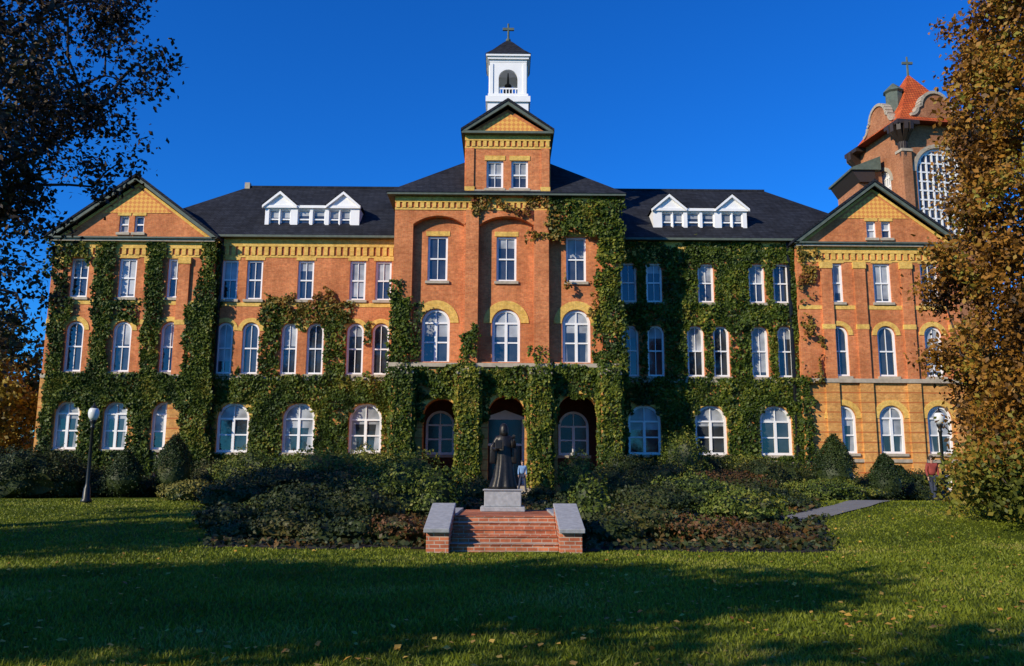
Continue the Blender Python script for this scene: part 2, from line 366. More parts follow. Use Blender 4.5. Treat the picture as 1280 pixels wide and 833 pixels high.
XC=PXX(775,420,YC)-.02
for sg in (-1,1):
    hu=[];hl=[]
    for cx,w_ in W3: hu.append(window(-sg*cx,w_,r3[0],r3[1],YM,'rect',vous=.25))
    for cx,w_ in W2: hu.append(window(-sg*cx,w_,r2[0],r2[1],YM,'arch',vous=.28))
    for cx,w_ in W1: hl.append(window(-sg*cx,w_,r1[0],r1[1],YM,'arch',dbl=True,vous=.35,fr=.15))
    for cx,w_ in W1: hl.append(window(-sg*cx,1.5,1.0,1.85,YM,'rect',vous=.15,muntin=True,blind=0))
    xa,xb=sorted((sg*(XC-.3),sg*(pin+.3)))
    red.prism([(xa,zstr),(xb,zstr),(xb,zMe),(xa,zMe)],YM,YM+.5,hu)
    buff.prism([(xa,-.3),(xb,-.3),(xb,zstr),(xa,zstr)],YM,YM+.5,hl)
    xa,xb=sorted((sg*XC,sg*pin))
    frieze(xa,xb,YM,PZ(380,321,YM),zMe-.02)
    stone.box(xa,xb,YM-.10,YM+.2,zstr-.10,zstr+.12)
    stone.box(xa,xb,YM-.08,YM+.2,r1[0]-.55,r1[0]-.35)
    yel.box(xa,xb,YM-.03,YM+.2,r3[0]-.46,r3[0]-.2)
    cop.box(xa,xb,YM-.55,YM-.3,zMe-.02,zMe+.12)
    cop.box(xa,xb,YM-.5,YM+.1,zMe-.0,zMe+.05)
    pipe.box(sg*(pin-.35)-.06,sg*(pin-.35)+.06,YM-.16,YM-.05,.3,zMe)
    # pavilion
    hu=[];hl=[]
    p3=meas([(88,110),(148,170),(209,230)],348,YW);p2=meas([(81,103),(140,163),(200,223)],434,YW);p1=meas([(67,98),(128,159),(189,221)],534,YW)
    q=lambda a,b:(PZ(151,a,YW),PZ(151,b,YW))
    z3=q(372,323);z2=q(465,402);z1_=q(562,502)
    for cx,w_ in p3: hu.append(window(-sg*cx,w_,*z3,YW,'rect',vous=.25))
    for cx,w_ in p2: hu.append(window(-sg*cx,w_,*z2,YW,'arch',vous=.3))
    for cx,w_ in p1: hl.append(window(-sg*cx,w_,*z1_,YW,'arch',dbl=True,vous=.35,fr=.13))
    for cx,w_ in p1: hl.append(window(-sg*cx,1.1,.9,1.8,YW,'rect',vous=.15,blind=0))
    zs2=PZ(151,471,YW); ze=PZ(62,296,YW-.5); za=PZ(165,222,YW-.5); xo=pout+.35; xi=pin-.25
    xa,xb=sorted((sg*pin,sg*pout))
    red.prism([(xa,zs2),(xb,zs2),(xb,ze),(xa,ze)],YW,YW+.5,hu)
    buff.prism([(xa,-.3),(xb,-.3),(xb,zs2),(xa,zs2)],YW,YW+.5,hl)
    stone.box(xa-.05,xb+.05,YW-.21,YW+.2,zs2-.12,zs2+.14)
    stone.box(xa-.05,xb+.05,YW-.10,YW+.2,z1_[0]-.55,z1_[0]-.35)
    yel.box(xa,xb,YW-.03,YW+.2,z3[0]-.46,z3[0]-.2)
    for e in (sg*pin,sg*pout):
        a,b_=(e-.4,e) if e>0 and abs(e)==pout or e<0 and abs(e)==pin else (e,e+.4)
        red.box(a,b_,YW+.5,16,zs2,ze); buff.box(a,b_,YW+.5,16,-.3,zs2)
    xl,xr=sorted((sg*xi,sg*xo)); h=za-ze; xm=(xl+xr)/2
    yb=[]
    for a,b_ in ((149,161),(168,180)):
        cx=(PXX(a,280,YW)+PXX(b_,280,YW))/2; yb.append(window(-sg*cx if sg>0 else cx,.62,PZ(165,291,YW),PZ(165,270,YW),YW,'rect',vous=.3,fr=.08,muntin=False))
    red.prism([(xl+.4,ze+.1),(xr-.4,ze+.1),(xm,za-.35)],YW,YW+.3,yb)
    k=.42; dia.prism([(xm-(xr-xl)/2*k*.98,za-.55-h*k),(xm+(xr-xl)/2*k*.98,za-.55-h*k),(xm,za-.55)],YW-.04,YW+.02)
    cop.box(xl,xr,YW-.5,YW+.1,ze-.04,ze+.06)
    stone.box(xl+.15,xr-.15,YW-.35,YW+.1,ze-.2,ze-.045)
    slate.prism([(xl-.12,ze-.02),(xm,za+.12),(xr+.12,ze-.02),(xr+.12,ze+.14),(xm,za+.30),(xl-.12,ze+.14)][::-1],YW-.55,15)
    cop.prism([(xl-.05,ze+.0),(xm,za+.08),(xr+.05,ze+.0),(xr-.25,ze-.04+.0),(xm,za-.14),(xl+.25,ze-.04)],YW-.50,YW-.35)
    yel.prism([(xl+.5,ze+.12),(xm,za-.22),(xr-.5,ze+.12),(xr-.80,ze+.12),(xm,za-.40),(xl+.80,ze+.12)],YW-.06,YW+.05)
    frieze(xa+.02,xb-.02,YW,PZ(151,320,YW),ze-.21)
    cs=[c for c,_ in p2]; ps=[(cs[0]+cs[1])/2,(cs[1]+cs[2])/2]; ps=[ps[0]-(cs[1]-cs[0])*.98,ps[0],ps[1],ps[1]+(cs[1]-cs[0])*.72]
    for c in ps:
        c=-sg*c; hw=.36
        c=max(xa+hw+.01,min(xb-hw-.01,c))
        red.box(c-hw,c+hw,YW-.16,YW+.1,zs2+.145,PZ(151,330,YW)); yel.box(c-hw-.05,c+hw+.05,YW-.20,YW+.1,PZ(151,330,YW),PZ(151,322,YW)-.0)
        yel.box(c-hw-.03,c+hw+.03,YW-.18,YW+.1,PZ(151,406,YW),PZ(151,400,YW)); buff.box(c-hw-.06,c+hw+.06,YW-.155,YW+.1,-.3,zs2-.125)
    if sg>0: pipe.box(pin-.5,pin-.38,YM-.2,YM-.06,.3,zMe)
red.box(-pout,pout,15.6,16,-.3,zMe)
yr=9.8; zr=PZ(400,235,yr); xr_=abs(PXX(310,235,yr)); ye=YM-.55; xe=xr_+(yr-ye); yb_=2*yr-ye; z0=zMe+.1
slate.add([(-xe,ye,z0),(xe,ye,z0),(xe,yb_,z0),(-xe,yb_,z0),(-xr_,yr,zr),(xr_,yr,zr)],[(0,1,5,4),(1,2,5),(2,3,4,5),(3,0,4),(0,3,2,1)])
slate.prism([(-xr_,zr-.05),(xr_,zr-.05),(xr_,zr+.1),(-xr_,zr+.1)],yr-.08,yr+.08)
stone.box(-xr_-.18,-xr_+.18,yr-.2,yr+.2,zr-.2,zr+.3)
# dormers
for sg in (-1,1):
    yd=4.3; X=lambda px,py:PXX(px,py,yd)
    zb=PZ(390,290,yd); zt=PZ(390,259,yd); zp=PZ(350,240,yd); zw=(PZ(390,286,yd),PZ(390,262,yd))
    f=lambda x:-sg*x
    a,b_=sorted((f(X(331,275)),f(X(449,275)))); hs_=[]
    for p,q_ in ((336,363),(411,438)):
        cx=f((X(p,273)+X(q_,273))/2); ww=abs(X(q_,273)-X(p,273)); 
        for s in (-1,1): hs_.append(window(cx+s*ww*.26,ww*.48,*zw,yd,'rect',vous=0,sill=False,fr=.07,muntin=False,blind=.4))
    cx=f((X(376,273)+X(402,273))/2)
    for s in (-1,1): hs_.append(window(cx+s*.50,.82,*zw,yd,'rect',vous=0,sill=False,fr=.07,muntin=False,blind=.3))
    white.prism([(a,zb-.6),(b_,zb-.6),(b_,zt),(a,zt)],yd,yd+.3,hs_)
    white.box(a,a+.15,yd+.3,9,zb-.6,zt);white.box(b_-.15,b_,yd+.3,9,zb-.6,zt)
    slate.box(a-.02,b_+.02,yd+.0,9.3,zt+.003,zt+.06); white.box(a-.1,b_+.1,yd-.12,yd+.02,zt-.1,zt+.08)
    for p,q_ in ((330,371),(409,450)):
        x0,x1=sorted((f(X(p,256)),f(X(q_,256)))); xm=(x0+x1)/2; zz=zt+.09
        white.prism([(x0+.15,zz),(x1-.15,zz),(xm,zp-.12)],yd-.03,yd+.1)
        white.prism([(x0-.06,zz-.05),(xm,zp),(x1+.06,zz-.05),(x1+.06,zz-.22),(xm,zp-.2),(x0-.06,zz-.22)][::-1],yd-.22,yd-.03)
        slate.prism([(x0-.10,zz-.03),(xm,zp+.02),(x1+.10,zz-.03),(x1+.10,zz+.04),(xm,zp+.10),(x0-.10,zz+.04)][::-1],yd-.24,9.2)
# --- centre block
zce=PZ(634,247,YC); zcs=PZ(634,457,YC)
recs=[]
def seg(x0,x1,za_,zb_,rise):
    r=(x1-x0)/2;cx=(x0+x1)/2;RR=(r*r+rise*rise)/(2*rise);a=math.asin(r/RR);zc=zb_-RR
    return [(x0,za_),(x1,za_)]+[(cx+RR*math.sin(a-2*a*k/12),zc+RR*math.cos(a-2*a*k/12)) for k in range(13)]
for a,b_ in ((514,579),(598,667),(687,753)):
    recs.append(seg(PXX(a,380,YC),PXX(b_,380,YC),zcs+.2,PZ(634,271,YC),.55))
red.prism([(-XC,zcs),(XC,zcs),(XC,zce),(-XC,zce)],YC,YC+.5,recs)
for rc in recs:
    x0=rc[0][0];x1=rc[1][0]; z=PZ(634,271,YC); o=seg(x0-.12,x1+.12,z-.8,z+.22,.62)[2:]; i_=seg(x0-.0,x1+.0,z-.8,z+.02,.55)[2:]
    red.prism(o+i_[::-1],YC-.05,YC+.1)
hs_=[]
for a,b_ in ((535,559),(621,645),(708,732)):
    hs_.append(window((PXX(a,325,YR)+PXX(b_,325,YR))/2,abs(PXX(b_,325,YR)-PXX(a,325,YR))+.05,PZ(634,352,YR),PZ(634,296,YR),YR,'rect',vous=.3))
for a,b_ in ((527,562),(615,650),(703,738)):
    hs_.append(window((PXX(a,420,YR)+PXX(b_,420,YR))/2,abs(PXX(b_,420,YR)-PXX(a,420,YR)),PZ(634,455,YR),PZ(634,387,YR),YR,'arch',dbl=True,vous=.5,fr=.15))
red.prism([(-XC+.4,zcs),(XC-.4,zcs),(XC-.4,zce-.3),(-XC+.4,zce-.3)],YR,YR+.4,hs_)
frieze(-XC,XC,YC,PZ(634,262,YC),zce-.02,.36)
stone.box(-XC-.1,XC+.1,YC-.18,YC+.3,zcs-.12,zcs+.12)
cop.box(-XC-.45,XC+.45,YC-.5,YC+.2,zce+.0,zce+.16)
for sg in (-1,1):
    a,b_=sorted((sg*XC,sg*(XC-.4)))
    red.box(a,b_,.5,16,zcs,zce); buff.box(a,b_,.75,16,-.3,zcs)
    cop.box(min(sg*XC,sg*(XC+.45)),max(sg*XC,sg*(XC+.45)),.2,16,zce+.001,zce+.16)
for a,b_ in ((580,598),(667,687)):
    red.box(PXX(a,380,YC-.22)+.04,PXX(b_,380,YC-.22)-.04,YC-.22,YC+.1,zcs+.125,PZ(634,262,YC)-.1)
a=XC+.5; zt=zce+.14; rs=.80*a
slate.add([(-a,-.55,zt),(a,-.55,zt),(a,16.5,zt),(-a,16.5,zt),(0,-.55+a,zt+rs),(0,16.5-a,zt+rs)],[(0,1,4),(1,2,5,4),(2,3,5),(3,0,4,5),(0,3,2,1)])
# ground floor arcade
hp=[]; 
for a,b_,t in ((528,573,499),(610,656,495),(697,748,492)):
    x0=PXX(a,540,YC);x1=PXX(b_,540,YC); hp.append(outl((x0+x1)/2,x1-x0,1.0,PZ(634,t,YC),'arch'))
    cx=(x0+x1)/2;ri=(x1-x0)/2+.03;ro=ri+.4;zs_=PZ(634,t,YC)-(x1-x0)/2
    yel.prism([(cx+ro*math.cos(math.pi*k/18),zs_+ro*math.sin(math.pi*k/18)) for k in range(19)]+[(cx+ri*math.cos(math.pi*k/18),zs_+ri*math.sin(math.pi*k/18)) for k in range(18,-1,-1)],YC-.05,YC+.1)
buff.prism([(-XC,-.3),(XC,-.3),(XC,zcs),(-XC,zcs)],YC,YC+.75,hp)
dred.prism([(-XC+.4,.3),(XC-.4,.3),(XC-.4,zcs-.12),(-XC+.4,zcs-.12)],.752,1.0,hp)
YB=3.4; hs_=[]
for a,b_ in ((532,568),(698,736)):
    hs_.append(window((PXX(a,540,YB)+PXX(b_,540,YB))/2,abs(PXX(b_,540,YB)-PXX(a,540,YB)),PZ(634,569,YB),PZ(634,514,YB),YB,'arch',dbl=True,vous=0,fr=.15,blind=0,K=KP))
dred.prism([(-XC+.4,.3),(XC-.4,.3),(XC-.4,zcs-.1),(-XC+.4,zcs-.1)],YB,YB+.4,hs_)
stone.box(-XC+.4,XC-.4,1.0,YB+.1,.3,1.02); 
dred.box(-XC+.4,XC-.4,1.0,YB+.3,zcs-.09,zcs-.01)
dz=PZ(634,518,YB); dr=MB(); dr.box(-.95,.95,YB-.06,YB+.02,1.02,3.5)
white.prism([(-1.25,1.02),(1.25,1.02),(1.25,dz-.2),(0,dz+.25),(-1.25,dz-.2)][::1],YB-.10,YB-.01,[[(-1.05,1.03),(1.05,1.03),(1.05,3.45),(-1.05,3.45)],[(-1.05,3.58),(1.05,3.58),(1.05,dz-.35),(-1.05,dz-.35)]])
white.box(-.04,.04,YB-.09,YB-.07,1.03,3.4)
KP.glass.box(-1.06,1.06,YB-.04,YB-.02,3.55,dz-.3)
for s in (-1,1): KP.glass.box(s*.5-.28,s*.5+.28,YB-.08,YB-.065,1.6,3.2)
for k in range(5): stone.box(-1.5,1.5,-2.2+.36*k,.3,.1,.52+.1*(k+1)-.0)
PIERS=[]
for a,b_ in ((488,514),(571,598),(663,689),(752,777)):
    x0=PXX(a,540,-.9);x1=PXX(b_,540,-.9); zt_=PZ(634,468,-.9); PIERS.append((x0,x1,zt_))
    buff.prism([(-.9,-.3),(-.005,-.3),(-.005,zt_+.4),(-.9,zt_)],x0,x1,ax='x'); stone.prism([(-.98,zt_+.003),(-.98,zt_+.12),(-.006,zt_+.56),(-.006,zt_+.42)],x0-.06,x1+.06,ax='x')
# --- tower stage
YT=-.25; tx0=PXX(581,200,YT);tx1=PXX(688,200,YT); tb=PZ(634,246,YT);tt=PZ(634,170,YT); txm=(tx0+tx1)/2; dep=tx1-tx0
hs_=[]
for a,b_ in ((608,629),(639,660)):
    hs_.append(window((PXX(a,218,YT)+PXX(b_,218,YT))/2,abs(PXX(b_,218,YT)-PXX(a,218,YT)),PZ(634,236,YT),PZ(634,201,YT),YT,'rect',vous=.3,blind=.6))
red.prism([(tx0,tb),(tx1,tb),(tx1,tt),(tx0,tt)],YT,YT+.4,hs_)
red.box(tx0,tx0+.4,YT+.4,YT+dep,tb,tt);red.box(tx1-.4,tx1,YT+.4,YT+dep,tb,tt);red.box(tx0+.4,tx1-.4,YT+dep-.4,YT+dep-.003,tb,tt)
for e in (tx0+.02,tx1-.62): yel.box(e,e+.6,YT-.10,YT+.1,PZ(634,243,YT)+.15,PZ(634,238,YT)+.2); red.box(e+.05,e+.55,YT-.09,YT+.1,PZ(634,238,YT)+.2,PZ(634,186,YT))
frieze(tx0,tx1,YT,PZ(634,185,YT),tt-.01,.34)
stone.box(tx0+.6,tx1-.6,YT-.1,YT+.1,PZ(634,239,YT)-.1,PZ(634,238,YT)+.0)
zpe=PZ(634,127,YT-.4); gx0=PXX(577,168,YT-.4);gx1=PXX(692,168,YT-.4)
cop.box(gx0,gx1,YT-.45,YT+dep+.4,tt+.0,tt+.14)
red.prism([(gx0+.4,tt+.19),(gx1-.4,tt+.19),(txm,zpe-.35)],YT-.02,YT+.3)
dia.prism([(gx0+.75,tt+.2),(gx1-.75,tt+.2),(txm,zpe-.6)],YT-.08,YT-.03)
slate.prism([(gx0-.05,tt+.12),(txm,zpe+.02),(gx1+.05,tt+.12),(gx1+.05,tt+.28),(txm,zpe+.2),(gx0-.05,tt+.28)][::-1],YT-.5,YT+dep+.4)
cop.prism([(gx0-.0,tt+.15),(txm,zpe+.0),(gx1+.0,tt+.15),(gx1-.3,tt+.15),(txm,zpe-.22),(gx0+.3,tt+.15)],YT-.46,YT-.3)
# --- cupola
YQ=YT+dep/2; cw=abs(PXX(660,118,YQ-1.3)-PXX(609,118,YQ-1.3)); hw=cw/2; yf=YQ-hw; cxm=txm
zq=lambda p:PZ(634,p,yf)
cup=MB(); cup.box(cxm-hw,cxm+hw,YQ-hw,YQ+hw,tt+.3,zq(128)); cup.box(cxm-hw-.12,cxm+hw+.12,YQ-hw-.12,YQ+hw+.12,zq(128),zq(121)); cup.box(cxm-hw+.02,cxm+hw-.02,YQ-hw+.02,YQ+hw-.02,zq(121),zq(117))
h2=hw-.12
for k in range(4):
    cup.M=Matrix.Translation((cxm,YQ,0))@Matrix.Rotation(k*math.pi/2,4,'Z')
    e=h2 if k%2==0 else h2-.22
    cup.prism([(-e,zq(117)),(e,zq(117)),(e,zq(77)),(-e,zq(77))],-h2,-h2+.22,[outl(0,1.22,zq(116),zq(86),'arch')])
    cup.prism([(-e-.0,zq(117)),(-e+.22,zq(117)),(-e+.22,zq(79)),(-e,zq(79))],-h2-.06,-h2-.003); cup.prism([(e-.22,zq(117)),(e,zq(117)),(e,zq(79)),(e-.22,zq(79))],-h2-.06,-h2-.003)
    cup.box(-.62,.62,-h2+.06,-h2+.14,zq(110),zq(109)+.03)
    for j in range(6): cup.box(-.52+.2*j-.03,-.52+.2*j+.03,-h2+.07,-h2+.13,zq(116),zq(110))
cup.M=None
for q1,q2,o in ((77,74,.0),(74,71,.12),(71,68.5,.22)): cup.box(cxm-h2-o-.02,cxm+h2+o+.02,YQ-h2-o-.02,YQ+h2+o+.02,zq(q1)+.002,zq(q2))
cup.obj('cupola',M['white'],BLD)
b=MB()
prof=[(h2+.28,zq(68.3)),(h2-.15,zq(60)),(h2-.50,zq(52)),(h2-.85,zq(44)),(.14,zq(40)),(.08,zq(39))]
vv=[];ff=[]
for r,z in prof: vv+=[(cxm-r,YQ-r,z),(cxm+r,YQ-r,z),(cxm+r,YQ+r,z),(cxm-r,YQ+r,z)]
for i in range(len(prof)-1):
    for k in range(4): j=(k+1)%4; ff.append((4*i+k,4*i+j,4*i+4+j,4*i+4+k))
ff+=[(3,2,1,0)]; b.add(vv,ff); b.obj('cupola_roof',M['slate'],BLD)
b=MB(); b.lathe(cxm,YQ,[(.05,zq(43)),(.16,zq(39)),(.16,zq(37)),(.07,zq(36)),(.065,zq(17))],10); b.box(cxm-.38,cxm+.38,YQ-.07,YQ+.07,zq(25.5),zq(22.5)); 
b.obj('cupola_cross',M['copper'],BLD)
b=MB(); zz=zq(100); b.lathe(cxm,YQ,[(.42,zz-.45),(.36,zz-.3),(.26,zz),(.22,zz+.25),(.08,zz+.35),(.03,zq(80))],14); b.obj('bell',M['bronze'],BLD,True)
for mb,nm,mt in ((red,'brick_walls','red'),(dred,'porch_inner_wall','dred'),(buff,'buff_brick_ground_storey','buff'),(yel,'yellow_brick_trim','yel'),(slate,'slate_roof','slate'),(cop,'copper_eaves','copper'),(stone,'stone_courses','stone'),(white,'white_dormers_and_doorcase','white'),(dia,'patterned_gables','diaper'),(pipe,'downpipes','iron'),(dr,'front_door','door'),
    (K.frame,'window_frames','white'),(K.glass,'window_glass','glass'),(K.blind,'window_blinds','blind'),(K.sill,'window_sills','stone'),(K.vous,'window_arches','yel'),(KP.frame,'porch_window_frames','white'),(KP.glass,'porch_window_glass','dglass'),(KP.sill,'porch_window_sills','stone')):
    mb.obj(nm,M[mt],BLD)
# ------------------------------------------------------------ ivy
IV={'ivy':[], 'ivyaut':[], 'ivyyel':[]}
def nz(x,y,z): return noise.noise(Vector((x,y,z)))
def ivy(x0,x1,y0,y1,Y,dens=1.,kind='ivy',warp=.35,drop=-1.,bulge=.3):
    c=[P(a,b_,Y) for a,b_ in ((x0,y0),(x1,y0),(x1,y1),(x0,y1))]
    ax0=(c[0][0]+c[3][0])/2;ax1=(c[1][0]+c[2][0])/2;az0=min(c[2][1],c[3][1]);az1=max(c[0][1],c[1][1])
    n=int((ax1-ax0)*(az1-az0)*235*dens)
    for _ in range(n):
        x=random.uniform(ax0,ax1);z=random.uniform(az0,az1)
        if z<.1: continue
        if drop>-1 and nz(x*.7,z*.7,3.3)+.4*nz(x*2.2,z*2.2,8)<drop: continue
        X=x+warp*nz(x*.8,z*.8,1.1)*1.6+warp*.5*nz(x*3,z*3,2.1)+random.gauss(0,.05); Z=z+warp*nz(x*.8,z*.8,5.1)*1.6+warp*.5*nz(x*3,z*3,7.1)+random.gauss(0,.05)
        bad=False
        for wx0,wx1,wz0,wz1,wy in WINS:
            if abs(wy-Y)<1.2 and wx0-.04<X<wx1+.04 and wz0-.08<Z<wz1-.0:
                if Z>wz1-(wx1-wx0)*.3 and abs(X-(wx0+wx1)/2)>(wx1-wx0)*.36: continue
                bad=True;break
        if bad: continue
        if abs(Y)<.3 and Z<PZ(634,499,0) and not any(p0-.15<X<p1+.15 for p0,p1,_ in PIERS) :
            if any(abs(X-(h_[0][0]+h_[1][0])/2)<(h_[1][0]-h_[0][0])/2-.1 for h_ in hp): continue
        bl=.075+bulge*max(0,.4+nz(X*1.1,Z*1.1,6))*random.random()
        IV[kind].append((X,Y-bl,Z))
# left pavilion
for r in ((56,82,340,600),(84,108,302,326),(110,134,300,600),(175,198,298,600),(241,263,302,600),(56,263,467,506)): ivy(*r,YW-.16,1.2,warp=.18,bulge=.14)
ivy(225,263,380,600,YW-.1,.9,warp=.15,bulge=.15,drop=-.35)
ivy(56,263,500,600,YW-.06,1.0,drop=-.42,bulge=.15); ivy(130,172,372,404,YW,.8,drop=-.02); ivy(60,110,300,345,YW-.1,.7,drop=-.05)
# left wing
ivy(257,272,302,600,YM,1.2,warp=.15); ivy(263,496,470,507,YM,1.3); ivy(263,496,498,600,YM,1.25,drop=-.62)
ivy(324,350,385,475,YM,1); ivy(404,433,395,475,YM,1); ivy(330,440,368,404,YM,.9,'ivyaut',drop=-.06,warp=.6); ivy(340,430,385,412,YM,.7,drop=-.1)
ivy(454,466,400,470,YM,.5,drop=.05); ivy(263,330,452,480,YM,.7,drop=.0)
# centre
ivy(485,513,370,462,YC,1.2,warp=.25); ivy(490,504,352,376,YC,.7,drop=-.1); ivy(513,530,378,456,YC,.6,drop=.02); ivy(480,780,459,496,YC-.1,1.3,drop=-.6); ivy(515,615,480,535,YC,1,drop=-.3); ivy(650,700,470,535,YC,1,drop=-.5); ivy(740,780,440,600,YC,1)
ivy(577,598,425,460,YC-.2,.9); ivy(582,595,395,430,YC-.2,.6,drop=.0)
ivy(590,690,246,264,YC-.12,.9,'ivyaut',drop=-.12); ivy(655,700,262,300,YC-.2,.7,'ivyaut',drop=.02)
ivy(690,776,248,296,YC-.1,1.2,drop=-.3); ivy(746,777,285,460,YC,1.2,drop=-.4,warp=.22); ivy(700,776,340,362,YC,.4,'ivyaut',drop=.05); ivy(745,776,300,460,YC-.05,.6,'ivyyel',drop=0)
ivy(735,755,370,400,YC,.8,'ivyaut',drop=-.1); ivy(664,686,435,462,YC-.2,.6,'ivyyel',drop=-.05); ivy(750,770,395,460,YC,.5,'ivyaut',drop=.1)
for i,(p0,p1,zt_) in enumerate(PIERS):
    kind=('ivy','ivyyel','ivyyel','ivyyel')[i]; top=zt_+.4
    for _ in range(int((p1-p0+1.8)*(top)*240)):
        z=random.uniform(.2,top); s=random.random()*(p1-p0+1.8); o=.04+.2*max(0,.5+nz(s,z*1.2,i))*random.random()
        if s<.9: q=(p0-o,-.9+s,z)
        elif s<.9+p1-p0: q=(p0+s-.9,-.9-o,z)
        else: q=(p1+o,-.9+(s-.9-p1+p0),z)
        kk=kind if random.random()<.4+.7*nz(q[0],z*.6,2) else 'ivy'
        IV[kk].append(q)
# right wing – nearly covered
ivy(775,1008,306,600,YM,1.3,drop=-.95); ivy(862,1008,302,330,YM,.5,drop=-.2)
ivy(860,1000,380,405,YM,.5,'ivyyel',drop=.05); ivy(830,1008,470,505,YM,.6,'ivyyel',drop=-.05)
ivy(1000,1024,306,480,YW-.1,.8,'ivyaut',drop=-.08); ivy(1000,1016,470,600,YW-.1,.9)
IVY=empty('climbing_ivy')
for k,v in IV.items():
    leaves('ivy_leaves_'+k,np.array(v),.19,M[k],bias=np.array([-.1,-1.0,.35]),spread=.85,parent=IVY,aspect=.8)
# ------------------------------------------------------------ chapel tower
CH=empty('brick_church_tower'); CYc=25.; cxx=PXX(1147,250,CYc); s=3.4; TH=8
parts={k:MB() for k in ('tred','stone','tile','darkwood','copper')}; K2=Kit(); B3=Matrix.Translation((cxx,CYc,0))
zw0=PZ(1180,296,CYc-3);zw1=PZ(1180,188,CYc-3); zt1=PZ(1150,158,CYc-3.5); zap=PZ(1142,95,CYc)
for k in range(4):
    Mx=B3@Matrix.Rotation(math.radians(TH+90*k),4,'Z')
    for q in parts.values(): q.M=Mx
    for q in (K2.frame,K2.glass): q.M=Mx
    ww=4.5 if k%2==0 else 2.6; wz=(zw0,zw1) if k%2==0 else (zw0+2,zw1-1.2)
    hole=outl(0,ww,*wz,'arch'); e=s-1.0
    gab=[(-s,0),(s,0),(s,zt1),(e,zt1),(e,zt1+.9)]+[(e-.8*math.sin(math.pi/2*t/6),zt1+.9+.8*(1-math.cos(math.pi/2*t/6))) for t in range(1,7)]+[(1.25*math.cos(math.pi*t/12),zt1+1.9+1.25*math.sin(math.pi*t/12)) for t in range(0,13)]+[(-e+.8*math.sin(math.pi/2*t/6),zt1+.9+.8*(1-math.cos(math.pi/2*t/6))) for t in range(6,0,-1)]+[(-e,zt1+.9),(-e,zt1),(-s,zt1)]
    parts['tred'].prism(gab,-s-.002*k,-s+.5,[hole])
    cv=gab[4:-2]
    for a,b_ in zip(cv[:-1],cv[1:]):
        a=Vector(a);b2=Vector(b_); dd=(b2-a)
        if dd.length<.02: continue
        nn=Vector((dd.y,-dd.x)).normalized()*.26; nn=nn if nn.y>=0 or abs(nn.y)<.05 else -nn
        parts['stone'].prism([tuple(a),tuple(b2),tuple(b2+nn),tuple(a+nn)],-s-.14,-s+.6)
    parts['tred'].box(-s-.28,-s+.6,-s-.28,-s+.6,0,zt1-2.6); parts['stone'].box(-s-.36,-s+.68,-s-.36,-s+.68,zt1-2.6,zt1-2.35)
    parts['stone'].box(-s-.05,s+.05,-s-.14,-s+.05,zw0-.5,zw0-.2)
    for an in (-45,-75,-15,-100,10):
        parts['darkwood'].M=Mx@Matrix.Translation((-s,-s,0))@Matrix.Rotation(math.radians(180+45+an+45),4,'Z')
        parts['darkwood'].prism([(-.1,zt1-3.1),(.25,zt1-3.1),(.4,zt1-1.7),(1.2,zt1-.85),(1.25,zt1-.15),(-.1,zt1-.15)],-.17,.17)
    parts['darkwood'].M=Mx; parts['darkwood'].box(-s-1.0,-s+1.1,-s-1.0,-s+1.1,zt1-.30,zt1+.08)
    yf=-s+.15
    K2.frame.prism(outl(0,ww,*wz,'arch',-.02),yf,yf+.15,[outl(0,ww,*wz,'arch',.2)])
    for j in range(-3,4):
        xx=j*ww/8; zz=wz[1]-ww/2+math.sqrt(max(0,(ww/2-.1)**2-xx*xx)); K2.frame.box(xx-.07,xx+.07,yf+.02,yf+.12,wz[0],zz)
    z=wz[0]+.7
    while z<wz[1]-.4:
        hw_=ww/2-.1 if z<wz[1]-ww/2 else math.sqrt(max(0,(ww/2-.1)**2-(z-wz[1]+ww/2)**2)); K2.frame.box(-hw_,hw_,yf+.03,yf+.11,z-.07,z+.07); z+=.85
    K2.glass.sheet(outl(0,ww,*wz,'arch',.05),yf+.13)
    ri=ww/2+.03;ro=ri+.35;zs_=wz[1]-ww/2
    parts['stone'].prism([(ro*math.cos(math.pi*t/18),zs_+ro*math.sin(math.pi*t/18)) for t in range(19)]+[(ri*math.cos(math.pi*t/18),zs_+ri*math.sin(math.pi*t/18)) for t in range(18,-1,-1)],-s-.06,-s+.1)
for q in parts.values(): q.M=B3
H_=zap-zt1
parts['tile'].lathe(0,0,[((s+.95)*1.414,zt1+.09),((s+.2)*1.414,zt1+.55),((s-.9)*1.414,zt1+H_*.34),((s-1.9)*1.414,zt1+H_*.62),(.9,zt1+H_*.85),(.12,zap)],4,math.radians(45+TH))
vx=PXX(1117,120,CYc-1)-cxx
parts['copper'].lathe(vx,-1,[(.75,zt1-.2),(.75,PZ(1117,124,CYc)),(.95,PZ(1117,122,CYc)),(.5,PZ(1117,116,CYc)),(.08,PZ(1117,111,CYc))],8)
ex0=PXX(1062,210,CYc-1)-cxx; ex1=PXX(1092,210,CYc-1)-cxx; ezb=PZ(1075,214,CYc-1)
parts['tred'].box(ex0+.8,ex1+.8,-.8,4,0,ezb); parts['darkwood'].prism([(ex0+.8,ezb-1.1),(ex1,ezb-1.1),(ex1,ezb),(ex0+.1,ezb)],-1.2,4); parts['copper'].prism([(ex0,ezb+.003),(ex1+.5,ezb+.003),(ex1+.5,ezb+1.3),(ex0+1.2,ezb+.7),(ex0,ezb+.2)],-1.4,4.2)
cz=zap; b=MB(); b.M=B3; b.lathe(0,0,[(.13,cz-.3),(.09,cz+1.9)],6); b.box(-.5,.5,-.08,.08,cz+1.15,cz+1.38); b.obj('tower_cross',M['copper'],CH)
